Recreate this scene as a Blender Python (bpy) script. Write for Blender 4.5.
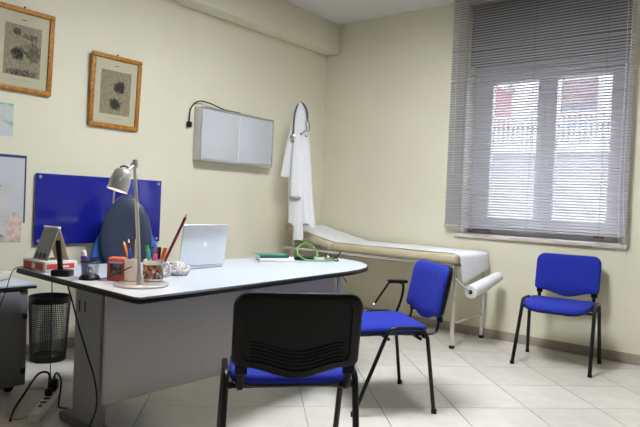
import bpy, bmesh, math, random
from mathutils import Vector, Matrix
random.seed(7)
for o in list(bpy.data.objects): bpy.data.objects.remove(o)
scene = bpy.context.scene
C = scene.collection

# ------------------------------------------------------------------ camera
cam_d = bpy.data.cameras.new('camera'); cam = bpy.data.objects.new('camera', cam_d); C.objects.link(cam)
cam_d.sensor_width = 36; cam_d.lens = 36*595.37/640; cam_d.clip_start = .05; cam_d.clip_end = 200
r_ = Vector((0.77623, 0.62900, 0.04265)); u_ = Vector((-0.04431, -0.01306, 0.99893)); f_ = Vector((-0.62889, 0.77729, -0.01773))
cam.matrix_world = Matrix(((r_.x, u_.x, -f_.x, 0), (r_.y, u_.y, -f_.y, 0), (r_.z, u_.z, -f_.z, 1.15), (0, 0, 0, 1)))
scene.camera = cam

# ------------------------------------------------------------------ world, sun, exposure
w = bpy.data.worlds.new('world'); scene.world = w; w.use_nodes = True
bg = w.node_tree.nodes['Background']; bg.inputs['Color'].default_value = (.84, .88, 1, 1); bg.inputs['Strength'].default_value = 5.0
sun_d = bpy.data.lights.new('sun', 'SUN'); sun_d.energy = 1.1; sun_d.angle = math.radians(2); sun_d.color = (1, .95, .88)
sun = bpy.data.objects.new('sun', sun_d); C.objects.link(sun)
sun.rotation_euler = Vector((-.25, .62, -.74)).to_track_quat('-Z', 'Y').to_euler()
TUBE = 25.0        # ceiling light diffuser
BULB = 1.2         # desk lamp bulb, watts
vs = scene.view_settings
vs.view_transform = 'Standard'; vs.look = 'None'; vs.gamma = 1; vs.use_curve_mapping = False; vs.exposure = 1.0

# ------------------------------------------------------------------ materials
MATS = {}
def mat(name, col, rough=.5, metal=0, ns=0, na=0, bump=0, bscale=200, emit=None, es=0, spec=.5, coat=0, sheen=0, rnd=0):
    if name in MATS: return MATS[name]
    m = bpy.data.materials.new(name); m.use_nodes = True; nt = m.node_tree; N = nt.nodes; L = nt.links
    b = N['Principled BSDF']; b.inputs['Base Color'].default_value = (*col, 1); b.inputs['Roughness'].default_value = rough
    b.inputs['Metallic'].default_value = metal; b.inputs['Specular IOR Level'].default_value = spec
    b.inputs['Coat Weight'].default_value = coat; b.inputs['Sheen Weight'].default_value = sheen
    tc = N.new('ShaderNodeTexCoord')
    if na or rnd:
        n = N.new('ShaderNodeTexNoise'); n.inputs['Scale'].default_value = ns or 5; n.inputs['Detail'].default_value = 4
        L.new(tc.outputs['Object'], n.inputs['Vector'])
        mr = N.new('ShaderNodeMapRange'); mr.inputs[1].default_value = .3; mr.inputs[2].default_value = .7
        mr.inputs[3].default_value = 1-na; mr.inputs[4].default_value = 1+na; L.new(n.outputs['Fac'], mr.inputs[0])
        val = mr.outputs[0]
        if rnd:
            oi = N.new('ShaderNodeObjectInfo'); m2 = N.new('ShaderNodeMapRange'); m2.inputs[3].default_value = 1-rnd; m2.inputs[4].default_value = 1+rnd
            L.new(oi.outputs['Random'], m2.inputs[0]); mm = N.new('ShaderNodeMath'); mm.operation = 'MULTIPLY'
            L.new(val, mm.inputs[0]); L.new(m2.outputs[0], mm.inputs[1]); val = mm.outputs[0]
        mx = N.new('ShaderNodeVectorMath'); mx.operation = 'SCALE'; mx.inputs[0].default_value = col
        L.new(val, mx.inputs['Scale']); L.new(mx.outputs[0], b.inputs['Base Color'])
    if bump:
        n2 = N.new('ShaderNodeTexNoise'); n2.inputs['Scale'].default_value = bscale; n2.inputs['Detail'].default_value = 3
        L.new(tc.outputs['Object'], n2.inputs['Vector']); bp = N.new('ShaderNodeBump'); bp.inputs['Strength'].default_value = bump
        bp.inputs['Distance'].default_value = .002; L.new(n2.outputs['Fac'], bp.inputs['Height']); L.new(bp.outputs[0], b.inputs['Normal'])
    if emit: b.inputs['Emission Color'].default_value = (*emit, 1); b.inputs['Emission Strength'].default_value = es
    MATS[name] = m; return m

def glassy(name, tint=(1, 1, 1), fac=.08, rough=0):
    m = bpy.data.materials.new(name); m.use_nodes = True; nt = m.node_tree; N = nt.nodes; N.clear()
    o = N.new('ShaderNodeOutputMaterial'); t = N.new('ShaderNodeBsdfTransparent'); t.inputs[0].default_value = (*tint, 1)
    g = N.new('ShaderNodeBsdfGlossy'); g.inputs['Roughness'].default_value = rough; mx = N.new('ShaderNodeMixShader'); mx.inputs[0].default_value = fac
    nt.links.new(t.outputs[0], mx.inputs[1]); nt.links.new(g.outputs[0], mx.inputs[2]); nt.links.new(mx.outputs[0], o.inputs[0])
    MATS[name] = m; return m

def printed(name, stops, scale=(10, 10, 10), kind='noise', rough=.6, mscale=5, detail=6, coat=0):
    """flat print: noise or voronoi or stripes through a colour ramp, object coordinates"""
    m = bpy.data.materials.new(name); m.use_nodes = True; nt = m.node_tree; N = nt.nodes; L = nt.links
    b = N['Principled BSDF']; b.inputs['Roughness'].default_value = rough; b.inputs['Coat Weight'].default_value = coat
    tc = N.new('ShaderNodeTexCoord'); mp = N.new('ShaderNodeMapping'); mp.inputs['Scale'].default_value = scale
    L.new(tc.outputs['Object'], mp.inputs['Vector'])
    if kind == 'noise':
        t = N.new('ShaderNodeTexNoise'); t.inputs['Scale'].default_value = mscale; t.inputs['Detail'].default_value = detail; out = t.outputs['Fac']
    elif kind == 'cells':
        t = N.new('ShaderNodeTexVoronoi'); t.inputs['Scale'].default_value = mscale; out = t.outputs['Color']
    elif kind == 'lines':
        t = N.new('ShaderNodeTexWave'); t.bands_direction = 'Z'; t.inputs['Scale'].default_value = mscale; t.inputs['Distortion'].default_value = .6
        t.inputs['Detail'].default_value = 4; t.inputs['Detail Scale'].default_value = 6; out = t.outputs['Fac']
    L.new(mp.outputs[0], t.inputs['Vector'])
    rp = N.new('ShaderNodeValToRGB'); e = rp.color_ramp.elements
    for i, (p, c) in enumerate(stops):
        x = e[i] if i < 2 else e.new(p)
        x.position = p; x.color = (*c, 1)
    if kind == 'cells': rp.color_ramp.interpolation = 'CONSTANT'
    L.new(out, rp.inputs[0]); L.new(rp.outputs[0], b.inputs['Base Color']); MATS[name] = m; return m

M_wall = mat('wall_paint', (.77, .735, .585), .7, ns=2.2, na=.025, bump=.12, bscale=90)
M_ceil = mat('ceiling_paint', (.72, .70, .685), .85, bump=.08, bscale=80)
M_tile = mat('floor_tile', (.69, .655, .605), .22, ns=7, na=.06, bump=.03, bscale=30, rnd=.04)
M_grout = mat('grout', (.40, .37, .33), .85)
M_base = mat('skirting_tile', (.38, .325, .26), .4, ns=9, na=.10, rnd=.04)
M_black = mat('black_plastic', (.005, .005, .0055), .4, spec=.25, bump=.15, bscale=900)
M_blackm = mat('black_metal', (.005, .005, .0055), .3, spec=.35)
M_rubber = mat('black_rubber', (.006, .006, .006), .55, spec=.3)
M_blue = mat('blue_fabric', (.008, .024, .36), .9, ns=60, na=.10, bump=.6, bscale=1200)
M_chrome = mat('chrome', (.72, .72, .72), .16, 1)
M_alu = mat('brushed_aluminium', (.62, .63, .64), .34, 1, ns=40, na=.04)
M_grey = mat('grey_metal_paint', (.27, .27, .28), .45, ns=30, na=.03)
M_desk = mat('desk_laminate', (.53, .575, .645), .3, ns=25, na=.015)
M_panel = mat('panel_laminate', (.47, .46, .46), .5, ns=20, na=.02)
M_vinyl = mat('beige_vinyl', (.56, .49, .335), .42, ns=18, na=.04, bump=.2, bscale=300)
M_paper = mat('white_paper', (.81, .81, .82), .85, ns=12, na=.02, bump=.25, bscale=60)
M_cloth = mat('white_cotton', (.80, .79, .82), .9, ns=30, na=.02, bump=.35, bscale=500, sheen=.2)
M_white = mat('white_plastic', (.75, .75, .74), .4)
M_pvc = mat('window_pvc', (.62, .62, .64), .35)
M_slat = mat('blind_slat', (.42, .41, .44), .42, .1)
M_marble = mat('sill_stone', (.66, .60, .54), .35, ns=14, na=.06)
M_gold = printed('gilded_wood', [(.38, (.31, .105, .004)), (.5, (.41, .155, .007)), (.70, (.54, .26, .02))], (1, 1, 1), 'noise', .5, 60, 5)
M_mat = mat('passepartout', (.64, .60, .45), .8)
M_glaze = glassy('picture_glass', (.97, .97, .96), .025)
M_red = mat('red_plastic', (.24, .028, .018), .35)
M_glass = glassy('clear_glass', (.97, .98, .98), .07)
M_clear = glassy('clear_acrylic', (.90, .92, .93), .14, .05)

# ------------------------------------------------------------------ mesh helpers
def box(bm, c, s, rot=None, bev=0, seg=2):
    g = bmesh.ops.create_cube(bm, size=1)['verts']
    for v in g: v.co = Vector((v.co.x*s[0], v.co.y*s[1], v.co.z*s[2]))
    if bev:
        es = list({e for v in g for e in v.link_edges})
        g = list({v for f in bmesh.ops.bevel(bm, geom=es, offset=bev, segments=seg, profile=.5, affect='EDGES')['faces'] for v in f.verts} | {v for v in g if v.is_valid})
    for v in g:
        p = v.co.copy()
        if rot is not None: p = rot @ p
        v.co = p + Vector(c)
    return g

def smooth_path(pts, n=6, closed=False):
    P = [Vector(p) for p in pts]; out = []; k = len(P)
    rng = range(k if closed else k-1)
    for i in rng:
        if closed: a, b, c, d = P[(i-1) % k], P[i], P[(i+1) % k], P[(i+2) % k]
        else: a, b, c, d = P[max(i-1, 0)], P[i], P[i+1], P[min(i+2, k-1)]
        for j in range(n):
            t = j/n
            out.append(.5*((2*b)+(c-a)*t+(2*a-5*b+4*c-d)*t*t+(3*b-a-3*c+d)*t**3))
    if not closed: out.append(P[-1])
    return out

def tube(bm, pts, r, n=8, closed=False, flat=1.0):
    P = [Vector(p) for p in pts]; k = len(P); rings = []
    T = []
    for i in range(k):
        if closed: t = P[(i+1) % k]-P[i-1]
        else: t = P[min(i+1, k-1)]-P[max(i-1, 0)]
        T.append(t.normalized())
    up = Vector((0, 0, 1)) if abs(T[0].z) < .9 else Vector((0, 1, 0))
    nv = (up - T[0]*up.dot(T[0])).normalized()
    for i in range(k):
        nv = (nv - T[i]*nv.dot(T[i])).normalized(); bv = T[i].cross(nv)
        rr = r[i] if isinstance(r, (list, tuple)) else r
        rings.append([bm.verts.new(P[i]+nv*math.cos(2*math.pi*j/n)*rr+bv*math.sin(2*math.pi*j/n)*rr*flat) for j in range(n)])
    for i in range(k if closed else k-1):
        a, b = rings[i], rings[(i+1) % k]
        for j in range(n): bm.faces.new((a[j], a[(j+1) % n], b[(j+1) % n], b[j]))
    if not closed:
        bm.faces.new(list(reversed(rings[0]))); bm.faces.new(rings[-1])

def lathe(bm, prof, n=24, c=(0, 0, 0), rot=None, capb=True, capt=True):
    rings = []
    for (r, z) in prof:
        ring = []
        for j in range(n):
            p = Vector((r*math.cos(2*math.pi*j/n), r*math.sin(2*math.pi*j/n), z))
            if rot is not None: p = rot @ p
            ring.append(bm.verts.new(p+Vector(c)))
        rings.append(ring)
    for a, b in zip(rings, rings[1:]):
        for j in range(n): bm.faces.new((a[j], a[(j+1) % n], b[(j+1) % n], b[j]))
    if capb: bm.faces.new(list(reversed(rings[0])))
    if capt: bm.faces.new(rings[-1])

def prism(bm, out, z0, z1, fn=None):
    """outline in 2D extruded; fn maps (a, b, h) to a point"""
    fn = fn or (lambda a, b, h: (a, b, h))
    A = [bm.verts.new(fn(a, b, z0)) for a, b in out]; B = [bm.verts.new(fn(a, b, z1)) for a, b in out]; n = len(out)
    bm.faces.new(list(reversed(A))); bm.faces.new(B)
    for i in range(n): bm.faces.new((A[i], A[(i+1) % n], B[(i+1) % n], B[i]))

def rings_loft(bm, rings, cap0=True, cap1=True, closed=True):
    R = [[bm.verts.new(p) for p in r] for r in rings]; n = len(R[0])
    for a, b in zip(R, R[1:]):
        for j in range(n if closed else n-1): bm.faces.new((a[j], a[(j+1) % n], b[(j+1) % n], b[j]))
    if cap0: bm.faces.new(list(reversed(R[0])))
    if cap1: bm.faces.new(R[-1])

def obj(name, bm, m, parent=None, smooth=40):
    bmesh.ops.recalc_face_normals(bm, faces=bm.faces)
    me = bpy.data.meshes.new(name); bm.to_mesh(me); bm.free()
    if smooth:
        me.shade_smooth(); me.set_sharp_from_angle(angle=math.radians(smooth))
    me.materials.append(m)
    o = bpy.data.objects.new(name, me); C.objects.link(o)
    if parent: o.parent = parent
    return o
def B(): return bmesh.new()
def part(name, m, parent, fn, smooth=40):
    bm = B(); fn(bm); return obj(name, bm, m, parent, smooth)
def bpart(name, m, parent, c, s, bev=0, rot=None, seg=2):
    bm = B(); box(bm, c, s, rot, bev, seg); return obj(name, bm, m, parent)
def tpart(name, m, parent, pts, r, n=8, sm=0, closed=False, flat=1.0):
    bm = B(); tube(bm, smooth_path(pts, sm, closed) if sm else pts, r, n, closed, flat); return obj(name, bm, m, parent, 50)
def tag(o, label, cat, group=None):
    o['label'] = label; o['category'] = cat
    if group: o['group'] = group
    return o
def thing(name, label, cat, loc=(0, 0, 0), rz=0, group=None):
    o = bpy.data.objects.new(name, None); C.objects.link(o); o.empty_display_size = .05
    o.location = loc; o.rotation_euler = (0, 0, rz); return tag(o, label, cat, group)
def struct(o): o['kind'] = 'structure'; return o
def copy_tree(o, parent=None):
    c = o.copy(); C.objects.link(c); c.parent = parent
    for ch in o.children: copy_tree(ch, c)
    return c
def Rz(a): return Matrix.Rotation(a, 3, 'Z')
def Rx(a): return Matrix.Rotation(a, 3, 'X')
def Ry(a): return Matrix.Rotation(a, 3, 'Y')

# ------------------------------------------------------------------ room shell
XL, YW, XR, YB, H = -4.16, 5.15, 2.6, -3.2, 3.09
def empty_struct(name):
    o = bpy.data.objects.new(name, None); C.objects.link(o); o['kind'] = 'structure'; return o

bm = B(); box(bm, ((XL+XR)/2, (YB+YW)/2, -.06), (XR-XL+.6, YW-YB+.6, .10)); floor = struct(obj('floor', bm, M_grout))
# diagonal floor tiles, each its own piece, clipped at the walls
def clip(poly, ax, val, keep_less):
    out = []
    for i in range(len(poly)):
        a, b = poly[i], poly[(i+1) % len(poly)]
        ia = (a[ax] <= val) == keep_less; ib = (b[ax] <= val) == keep_less
        if ia: out.append(a)
        if ia != ib:
            t = (val-a[ax])/(b[ax]-a[ax]); out.append((a[0]+(b[0]-a[0])*t, a[1]+(b[1]-a[1])*t))
    return out
S = .4385; gap = .0022; s2 = math.sqrt(.5)
U0 = .7433; V0 = 0.0
# tile joints: constant u=(x+y)/sqrt2 and constant v=(y-x)/sqrt2
V0 = 3.3195
rest = B()
for i in range(-20, 22):
    for j in range(-20, 22):
        u0, v0 = U0+i*S, V0+j*S
        q = [(u0+gap, v0+gap), (u0+S-gap, v0+gap), (u0+S-gap, v0+S-gap), (u0+gap, v0+S-gap)]
        poly = [((u-v)*s2, (u+v)*s2) for u, v in q]
        for ax, val, less in ((0, XL, False), (0, XR, True), (1, YB, False), (1, YW, True)):
            if poly: poly = clip(poly, ax, val, less)
        if len(poly) < 3: continue
        ar = abs(sum(poly[k][0]*poly[(k+1) % len(poly)][1]-poly[(k+1) % len(poly)][0]*poly[k][1] for k in range(len(poly))))/2
        if ar < .0005: continue
        cx = sum(p[0] for p in poly)/len(poly); cy = sum(p[1] for p in poly)/len(poly)
        if cx > 1.2 or cy < -1.2 or ar < .002: prism(rest, poly, -.0105, 0); continue
        bm = B(); prism(bm, [(p[0]-cx, p[1]-cy) for p in poly], -.0105, 0)
        t = obj('tile', bm, M_tile, floor, 0); t.location = (cx, cy, 0)
far_tiles = obj('tile_field', rest, M_tile, floor, 0); far_tiles['kind'] = 'stuff'

bm = B(); box(bm, ((XL+XR)/2, (YB+YW)/2, H+.06), (XR-XL+.6, YW-YB+.6, .12)); struct(obj('ceiling', bm, M_ceil))
bm = B(); box(bm, (XL-.1, (YB+YW)/2, H/2), (.2, YW-YB, H)); struct(obj('wall_left', bm, M_wall))
bm = B(); box(bm, (XR+.1, (YB+YW)/2, H/2), (.2, YW-YB, H)); struct(obj('wall_right', bm, M_wall))
bm = B(); box(bm, ((XL+XR)/2, YB-.1, H/2), (XR-XL+.4, .2, H)); struct(obj('wall_near', bm, M_wall))
bm = B(); box(bm, (XL+.09, (YB+YW)/2, (2.775+H)/2), (.178, YW-YB, H-2.775), bev=.006); struct(obj('trim_1', bm, M_wall))
# window wall with its opening
WX0, WX1, WZ0, WZ1, WD = -2.47, -1.10, .90, 3.05, .30
bm = B()
yc = YW+WD/2
box(bm, ((XL-.2+WX0)/2, yc, H/2), (WX0-XL+.2, WD, H)); box(bm, ((XR+.2+WX1)/2, yc, H/2), (XR+.2-WX1, WD, H))
box(bm, ((WX0+WX1)/2, yc, WZ0/2), (WX1-WX0, WD, WZ0)); box(bm, ((WX0+WX1)/2, yc, (WZ1+H)/2), (WX1-WX0, WD, H-WZ1))
struct(obj('wall_window', bm, M_wall))

# skirting: pieces of tile
def skirting(name, a, b, nrm):
    root = empty_struct(name); a = Vector(a); b = Vector(b); d = b-a; n = max(1, round(d.length/.44)); st = d/n; ang = math.atan2(d.y, d.x)
    root.location = (a.x, a.y, 0)
    bm = B(); box(bm, (0, 0, .0395), (st.length-.002, .011, .078), bev=.002); me = None
    for k in range(n):
        p = st*(k+.5)+Vector(nrm)*.0065
        if me is None: o = obj('skirting_piece', bm, M_base, root); me = o.data
        else: o = bpy.data.objects.new('skirting_piece', me); C.objects.link(o); o.parent = root
        o.location = (p.x, p.y, 0.0005); o.rotation_euler = (0, 0, ang)
skirting('baseboard_window', (XL+.013, YW, 0), (XR, YW, 0), (0, -1, 0))
skirting('baseboard_left', (XL, YB, 0), (XL, YW-.013, 0), (1, 0, 0))

# ------------------------------------------------------------------ window
win = empty_struct('window_1'); win.location = ((WX0+WX1)/2, YW+.2, 0)
WW = WX1-WX0
def wb(name, c, s, m=M_pvc, par=win, bev=.004): return bpart(name, m, par, c, s, bev)
wz0, wz1 = .926, 2.48
for sx in (-1, 1): wb('frame_post', (sx*(WW/2-.03), 0, (wz0+wz1)/2), (.06, .07, wz1-wz0))
wb('frame_head', (0, 0, wz1-.03), (WW-.12, .07, .06)); wb('frame_foot', (0, 0, wz0+.025), (WW-.12, .07, .05))
def sash(x0, x1, wl, wr):
    root = bpart('sash', M_pvc, win, ((x0+x1)/2, -.03, wz0+.05+.05), (x1-x0, .06, .10), .006)
    zb, zt = wz0+.05, wz1-.06
    # bars relative to window
    for nm, c, s in (('sash_stile', (x0+wl/2, -.03, (zb+zt)/2), (wl, .06, zt-zb-.2)), ('sash_stile', (x1-wr/2, -.03, (zb+zt)/2), (wr, .06, zt-zb-.2)),
                     ('sash_rail', ((x0+x1)/2, -.03, zt-.05), (x1-x0, .06, .10))):
        bpart(nm, M_pvc, root, c, s, .006)
    bpart('pane', M_glass, root, ((x0+wl+x1-wr)/2, -.02, (zb+zt)/2), (x1-x0-wl-wr+.002, .004, zt-zb-.198))
    return root
sash(-WW/2+.065, -.002, .13, .07); sr = sash(.002, WW/2-.065, .09, .09)
part('handle', M_alu, sr, lambda bm: (box(bm, (.035, -.066, 1.62), (.025, .012, .07), bev=.003), tube(bm, [(.035, -.07, 1.63), (.035, -.10, 1.63), (.035, -.105, 1.52)], .008)))
bpart('shutter_box', mat('shutter_box_wood', (.20, .19, .18), .5, ns=8, na=.05), win, (0, -.05, (wz1+.005+WZ1)/2), (WW-.004, .22, WZ1-wz1-.012), .004)
bm = B(); box(bm, ((WX0+WX1)/2, YW+.125, .9135), (WW-.002, .25, .025)); box(bm, ((WX0+WX1)/2, YW-.0165, .9085), (WW+.10, .031, .035), bev=.006)
struct(obj('trim_2', bm, M_marble))
# ------------------------------------------------------------------ venetian blind
BX0, BX1, BY = -2.605, -1.055, 5.085
bl = thing('venetian_blind', 'wide grey slatted venetian blind covering the window', 'blind', ((BX0+BX1)/2, BY, 0))
bw = BX1-BX0
bpart('head_rail', M_slat, bl, (0, 0, 3.077), (bw, .03, .022), .003)
bpart('bottom_rail', M_slat, bl, (0, 0, .985), (bw, .034, .014), .003)
bm = B(); K = 5; tilt = math.radians(-42); prof = []
for k in range(K):
    t = -1+2*k/(K-1); y = t*.0130; z = .0014*(1-t*t)
    prof.append((y*math.cos(tilt)+z*math.sin(tilt), -y*math.sin(tilt)+z*math.cos(tilt)))
for side in (0, 1):
    pass
ringA = [(-bw/2, y, z) for y, z in prof]+[(-bw/2, y, z-.0006) for y, z in reversed(prof)]
ringB = [(bw/2, y, z) for y, z in prof]+[(bw/2, y, z-.0006) for y, z in reversed(prof)]
rings_loft(bm, [ringA, ringB])
sl0 = obj('slat', bm, M_slat, bl, 60); zz = 1.012; sl0.location.z = zz
rr = random.Random(3)
while zz < 3.035:
    zz += .0236
    o = bpy.data.objects.new('slat', sl0.data); C.objects.link(o); o.parent = bl; o.location.z = zz
    o.rotation_euler = (rr.uniform(-.03, .03), -.013 if 2.325 < zz < 2.349 else .012 if 2.585 < zz < 2.609 else rr.uniform(-.0006, .0006), 0)
for x in (-.62, .0, .58):
    for y in (-.0195, .0195):
        tpart('ladder_cord', mat('dark_cord', (.16, .16, .17), .8), bl, [(x, y, .985), (x, y, 3.04)], .0012, 5)
for k, (x0, xb, zb) in enumerate(((.715, .745, .79), (.745, .80, .74), (-.715, -.70, 1.51))):
    c = tpart('pull_cord', M_white, bl, smooth_path([(x0, -.026, 3.03), (x0+.004, -.028, 2.2), (x0+.002, -.028, 1.3), (xb, -.03, zb)], 6) if k < 2 else [(x0, -.03, 3.03), (xb, -.03, zb)], .0022, 6)
    if k == 2: part('cord_tassel', M_white, c, lambda bm: lathe(bm, [(.004, zb-.03), (.007, zb-.02), (.004, zb+.01)], 10, (xb, -.03, 0)))
for x0, x1 in ((-.50, -.32), (.54, .62)):
    bpart('hold_down_clip', mat('dark_red_clip', (.10, .015, .02), .4), bl, ((x0+x1)/2, -.002, .9705), (x1-x0, .04, .014), .003)

# ------------------------------------------------------------------ house across the street
house = thing('town_house', 'pale house across the street with baluster balcony, seen through the blind', 'building', (-4, 13, -4))
M_hw = mat('house_render', (.36, .345, .35), .9, ns=1.5, na=.04)
M_pink = mat('house_pink', (.29, .16, .165), .9, ns=1.5, na=.05)
bpart('wall', M_hw, house, (0, .25, 5.4), (26, .5, 10.8))
bpart('pink_wall', M_pink, house, (-3.05, -.1, 8.8), (4.0, .2, 3.6))
bpart('pilaster', M_hw, house, (-.78, -.15, 8.8), (.5, .3, 3.6), .01)
bpart('pilaster', M_hw, house, (-.10, -.05, 8.8), (.10, .1, 3.6), .01)
bpart('pilaster', M_hw, house, (.82, -.12, 8.8), (.22, .24, 3.6), .01)
M_sh = mat('house_shutter', (.20, .15, .155), .7)
shroot = bpart('window_shutter', M_sh, house, (.34, -.02, 7.72), (.74, .05, .55), .01)
for k in range(9): bpart('shutter_slat', M_sh, shroot, (.34, -.05, 7.16+k*.095), (.72, .05, .05), rot=Rx(.5))
bpart('window_pane', mat('far_glass', (.15, .19, .25), .15), house, (.34, -.03, 7.12), (.74, .04, .6), .005)
bpart('eave', mat('eave_plaster', (.30, .25, .25), .8), house, (-1.35, -.35, 8.0), (.9, .7, .12), rot=Ry(.6))
bpart('balcony_slab', M_hw, house, (-.4, -.6, 6.40), (5.2, 1.2, .14), .01)
rail = bpart('balcony_rail', M_hw, house, (-.4, -1.12, 7.05), (5.2, .12, .07), .01)
bm = B(); lathe(bm, [(.028, 6.47), (.02, 6.53), (.034, 6.66), (.018, 6.85), (.03, 6.98), (.03, 7.02)], 8)
b0 = obj('baluster', bm, M_hw, rail); b0.location = (-2.9, -1.12, 0)
for k in range(1, 52):
    o = bpy.data.objects.new('baluster', b0.data); C.objects.link(o); o.parent = rail; o.location = (-2.9+k*.1, -1.12, 0)
street = bpart('street', mat('asphalt', (.22, .22, .22), .9, ns=4, na=.1), None, (-4, 9.5, -4.05), (30, 8, .1)); struct(street)

# ------------------------------------------------------------------ ceiling light (above the frame of the picture)
cl = thing('ceiling_light', 'white ceiling light fitting above the desk', 'ceiling light', (-1.85, 2.75, H))
for nm, c, s_ in (('housing_side', (-.31, 0, -.045), (.02, 1.24, .088)), ('housing_side', (.31, 0, -.045), (.02, 1.24, .088)),
                  ('housing_end', (0, -.61, -.045), (.60, .02, .088)), ('housing_end', (0, .61, -.045), (.60, .02, .088)), ('housing_back', (0, 0, -.012), (.60, 1.20, .02))):
    bpart(nm, M_white, cl, c, s_, .003)
bpart('diffuser', mat('diffuser_glow', (.9, .9, .9), .5, emit=(.93, .97, 1), es=TUBE), cl, (0, 0, -.07), (.596, 1.196, .01))

# ------------------------------------------------------------------ visitor chairs
def outline_back(w, z0, z1, bow, rad, n=7):
    """rounded rectangle in (x, z) whose lower edge bows downwards"""
    pts = []
    for cx, cz, a0 in ((w/2-rad, z1-rad, 0), (-w/2+rad, z1-rad, 90)):
        for k in range(n+1):
            a = math.radians(a0+90*k/n); pts.append((cx+rad*math.cos(a), cz+rad*math.sin(a)))
    rb = .03
    for k in range(5):
        a = math.radians(180+70*k/4); pts.append((-w/2+rb+rb*math.cos(a), z0+rb+rb*math.sin(a)))
    m = 12
    for k in range(1, m):
        t = -1+2*k/m; x = t*(w/2-rb*1.4); pts.append((x, z0-bow*(math.cos(t*math.pi)+1)/2))
    for k in range(5):
        a = math.radians(290+70*k/4); pts.append((w/2-rb+rb*math.cos(a), z0+rb+rb*math.sin(a)))
    return pts
def bend_back(x, z, y):
    """backrest leans back and wraps round the sitter"""
    return Vector((x, -.262-(z-.46)*.20+.42*x*x+y, z))
def scaled(out, k, cx, cz): return [(cx+(x-cx)*k, cz+(z-cz)*k) for x, z in out]
def ring_pad(bm, out, prof, c, fn):
    """prof: list of (scale, depth) from back to front"""
    rings_loft(bm, [[fn(x, z, d) for x, z in scaled(out, k, *c)] for k, d in prof])

def make_chair():
    t = thing('visitor_chair', 'x', 'chair')
    # seat cushion
    W, D = .47, .43
    so = []
    rad = .085
    for cx, cy, a0, r in ((W/2-.11, D/2-.09, 0, .10), (-W/2+.11, D/2-.09, 90, .10), (-W/2+rad, -D/2+rad, 180, rad), (W/2-rad, -D/2+rad, 270, rad)):
        for k in range(8):
            a = math.radians(a0+90*k/7); so.append((cx+r*math.cos(a)*1.08, cy+r*math.sin(a)))
    def sf(x, y, h): return Vector((x, y+.012, .428+h+.25*x*x-(max(0, y-.06)**2)*.7+.02*max(0, -y)))
    part('seat', M_blue, t, lambda bm: ring_pad(bm, so, [(.93, 0), (.985, .006), (1, .018), (.985, .031), (.93, .040), (.7, .046), (.35, .048)], (0, 0), sf), 70)
    part('seat_shell', M_black, t, lambda bm: ring_pad(bm, so, [(.6, -.016), (.88, -.014), (.975, -.004), (.99, .006), (.9, .004)], (0, 0), sf), 60)
    # backrest
    ob = outline_back(.490, .526, .820, .040, .062); c = (0, .67)
    part('backrest', M_blue, t, lambda bm: ring_pad(bm, ob, [(.92, .002), (.975, .004), (.985, .014), (.97, .026), (.92, .033), (.65, .037), (.3, .038)], c, bend_back), 70)
    ob2 = outline_back(.482, .528, .818, .042, .060)
    bs = part('back_shell', M_black, t, lambda bm: ring_pad(bm, ob2, [(.9, .010), (1.0, .010), (1.008, .002), (1.0, -.008), (.985, -.016), (.95, -.020), (.83, -.021), (.815, -.014), (.5, -.013)], c, bend_back), 35)
    for k in range(5):
        zc = .566+.0145*k; hw = .176
        tpart('shell_rib', M_black, bs, [bend_back(hw*s, zc-.035*(math.cos(s*math.pi)+1)/2+.004, -.0145) for s in [i/10-1 for i in range(21)]], .0032, 6)
    # frame
    for sx in (-1, 1):
        X = .258*sx
        fr = [(X+.012*sx, .245, .012), (X, .075, .425)]
        tpart('leg', M_blackm, t, fr, .0108, 10, flat=1.25)
        tpart('leg', M_blackm, t, [(X+.012*sx, -.222, .012), (X, -.170, .425)], .0108, 10, flat=1.25)
        tpart('side_rail', M_blackm, t, smooth_path([(X, .077, .42), (X, .060, .455), (X, .03, .474), (X, -.04, .475), (X, -.12, .473), (X, -.153, .455), (X, -.1705, .42)], 5), .0108, 10, flat=1.25)
        for y in (.246, -.223): part('foot_cap', M_rubber, t, lambda bm: lathe(bm, [(.0155, .0), (.0155, .02), (.0135, .026)], 12, (X+.0125*sx, y, 0)))
        # flat upright carrying the backrest
        ux = .205*sx; ys = [(-.05, .430), (-.19, .430), (-.240, .440), (-.260, .475), (-.266, .54), (-.276, .60)]
        tpart('back_upright', M_blackm, t, smooth_path([(ux, y+(.42*ux*ux-.012 if z > .45 else 0), z) for y, z in ys], 5), .006, 8, flat=2.2)
        part('upright_collar', M_black, t, lambda bm: box(bm, (ux, -.262, .522), (.046, .024, .046), Rx(-.08), .006))
        part('rail_bolt', M_black, t, lambda bm: lathe(bm, [(.016, -.012), (.019, .0), (.014, .012)], 12, (sx*.238, -.16, .432), Ry(math.pi/2)))
    for y in (.06, -.13): tpart('cross_bar', M_blackm, t, [(-.258, y, .416), (.258, y, .416)], .010, 8)
    return t
proto = make_chair()
proto.location = (-1.412, 4.700, 0); proto.rotation_euler.z = math.pi+.11
proto['label'] = 'blue fabric visitor chair against the wall below the window'; proto['group'] = 'blue visitor chairs'
ch2 = copy_tree(proto); ch2.location = (-1.905, 3.0, 0); ch2.rotation_euler.z = math.radians(142)
ch2['label'] = 'blue visitor chair with a black side arm, standing in front of the couch'
ch3 = copy_tree(proto); ch3.location = (-1.660, 1.872, 0); ch3.rotation_euler.z = math.radians(49)
ch3['label'] = 'nearest visitor chair, its ribbed black back turned to the camera'
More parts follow.
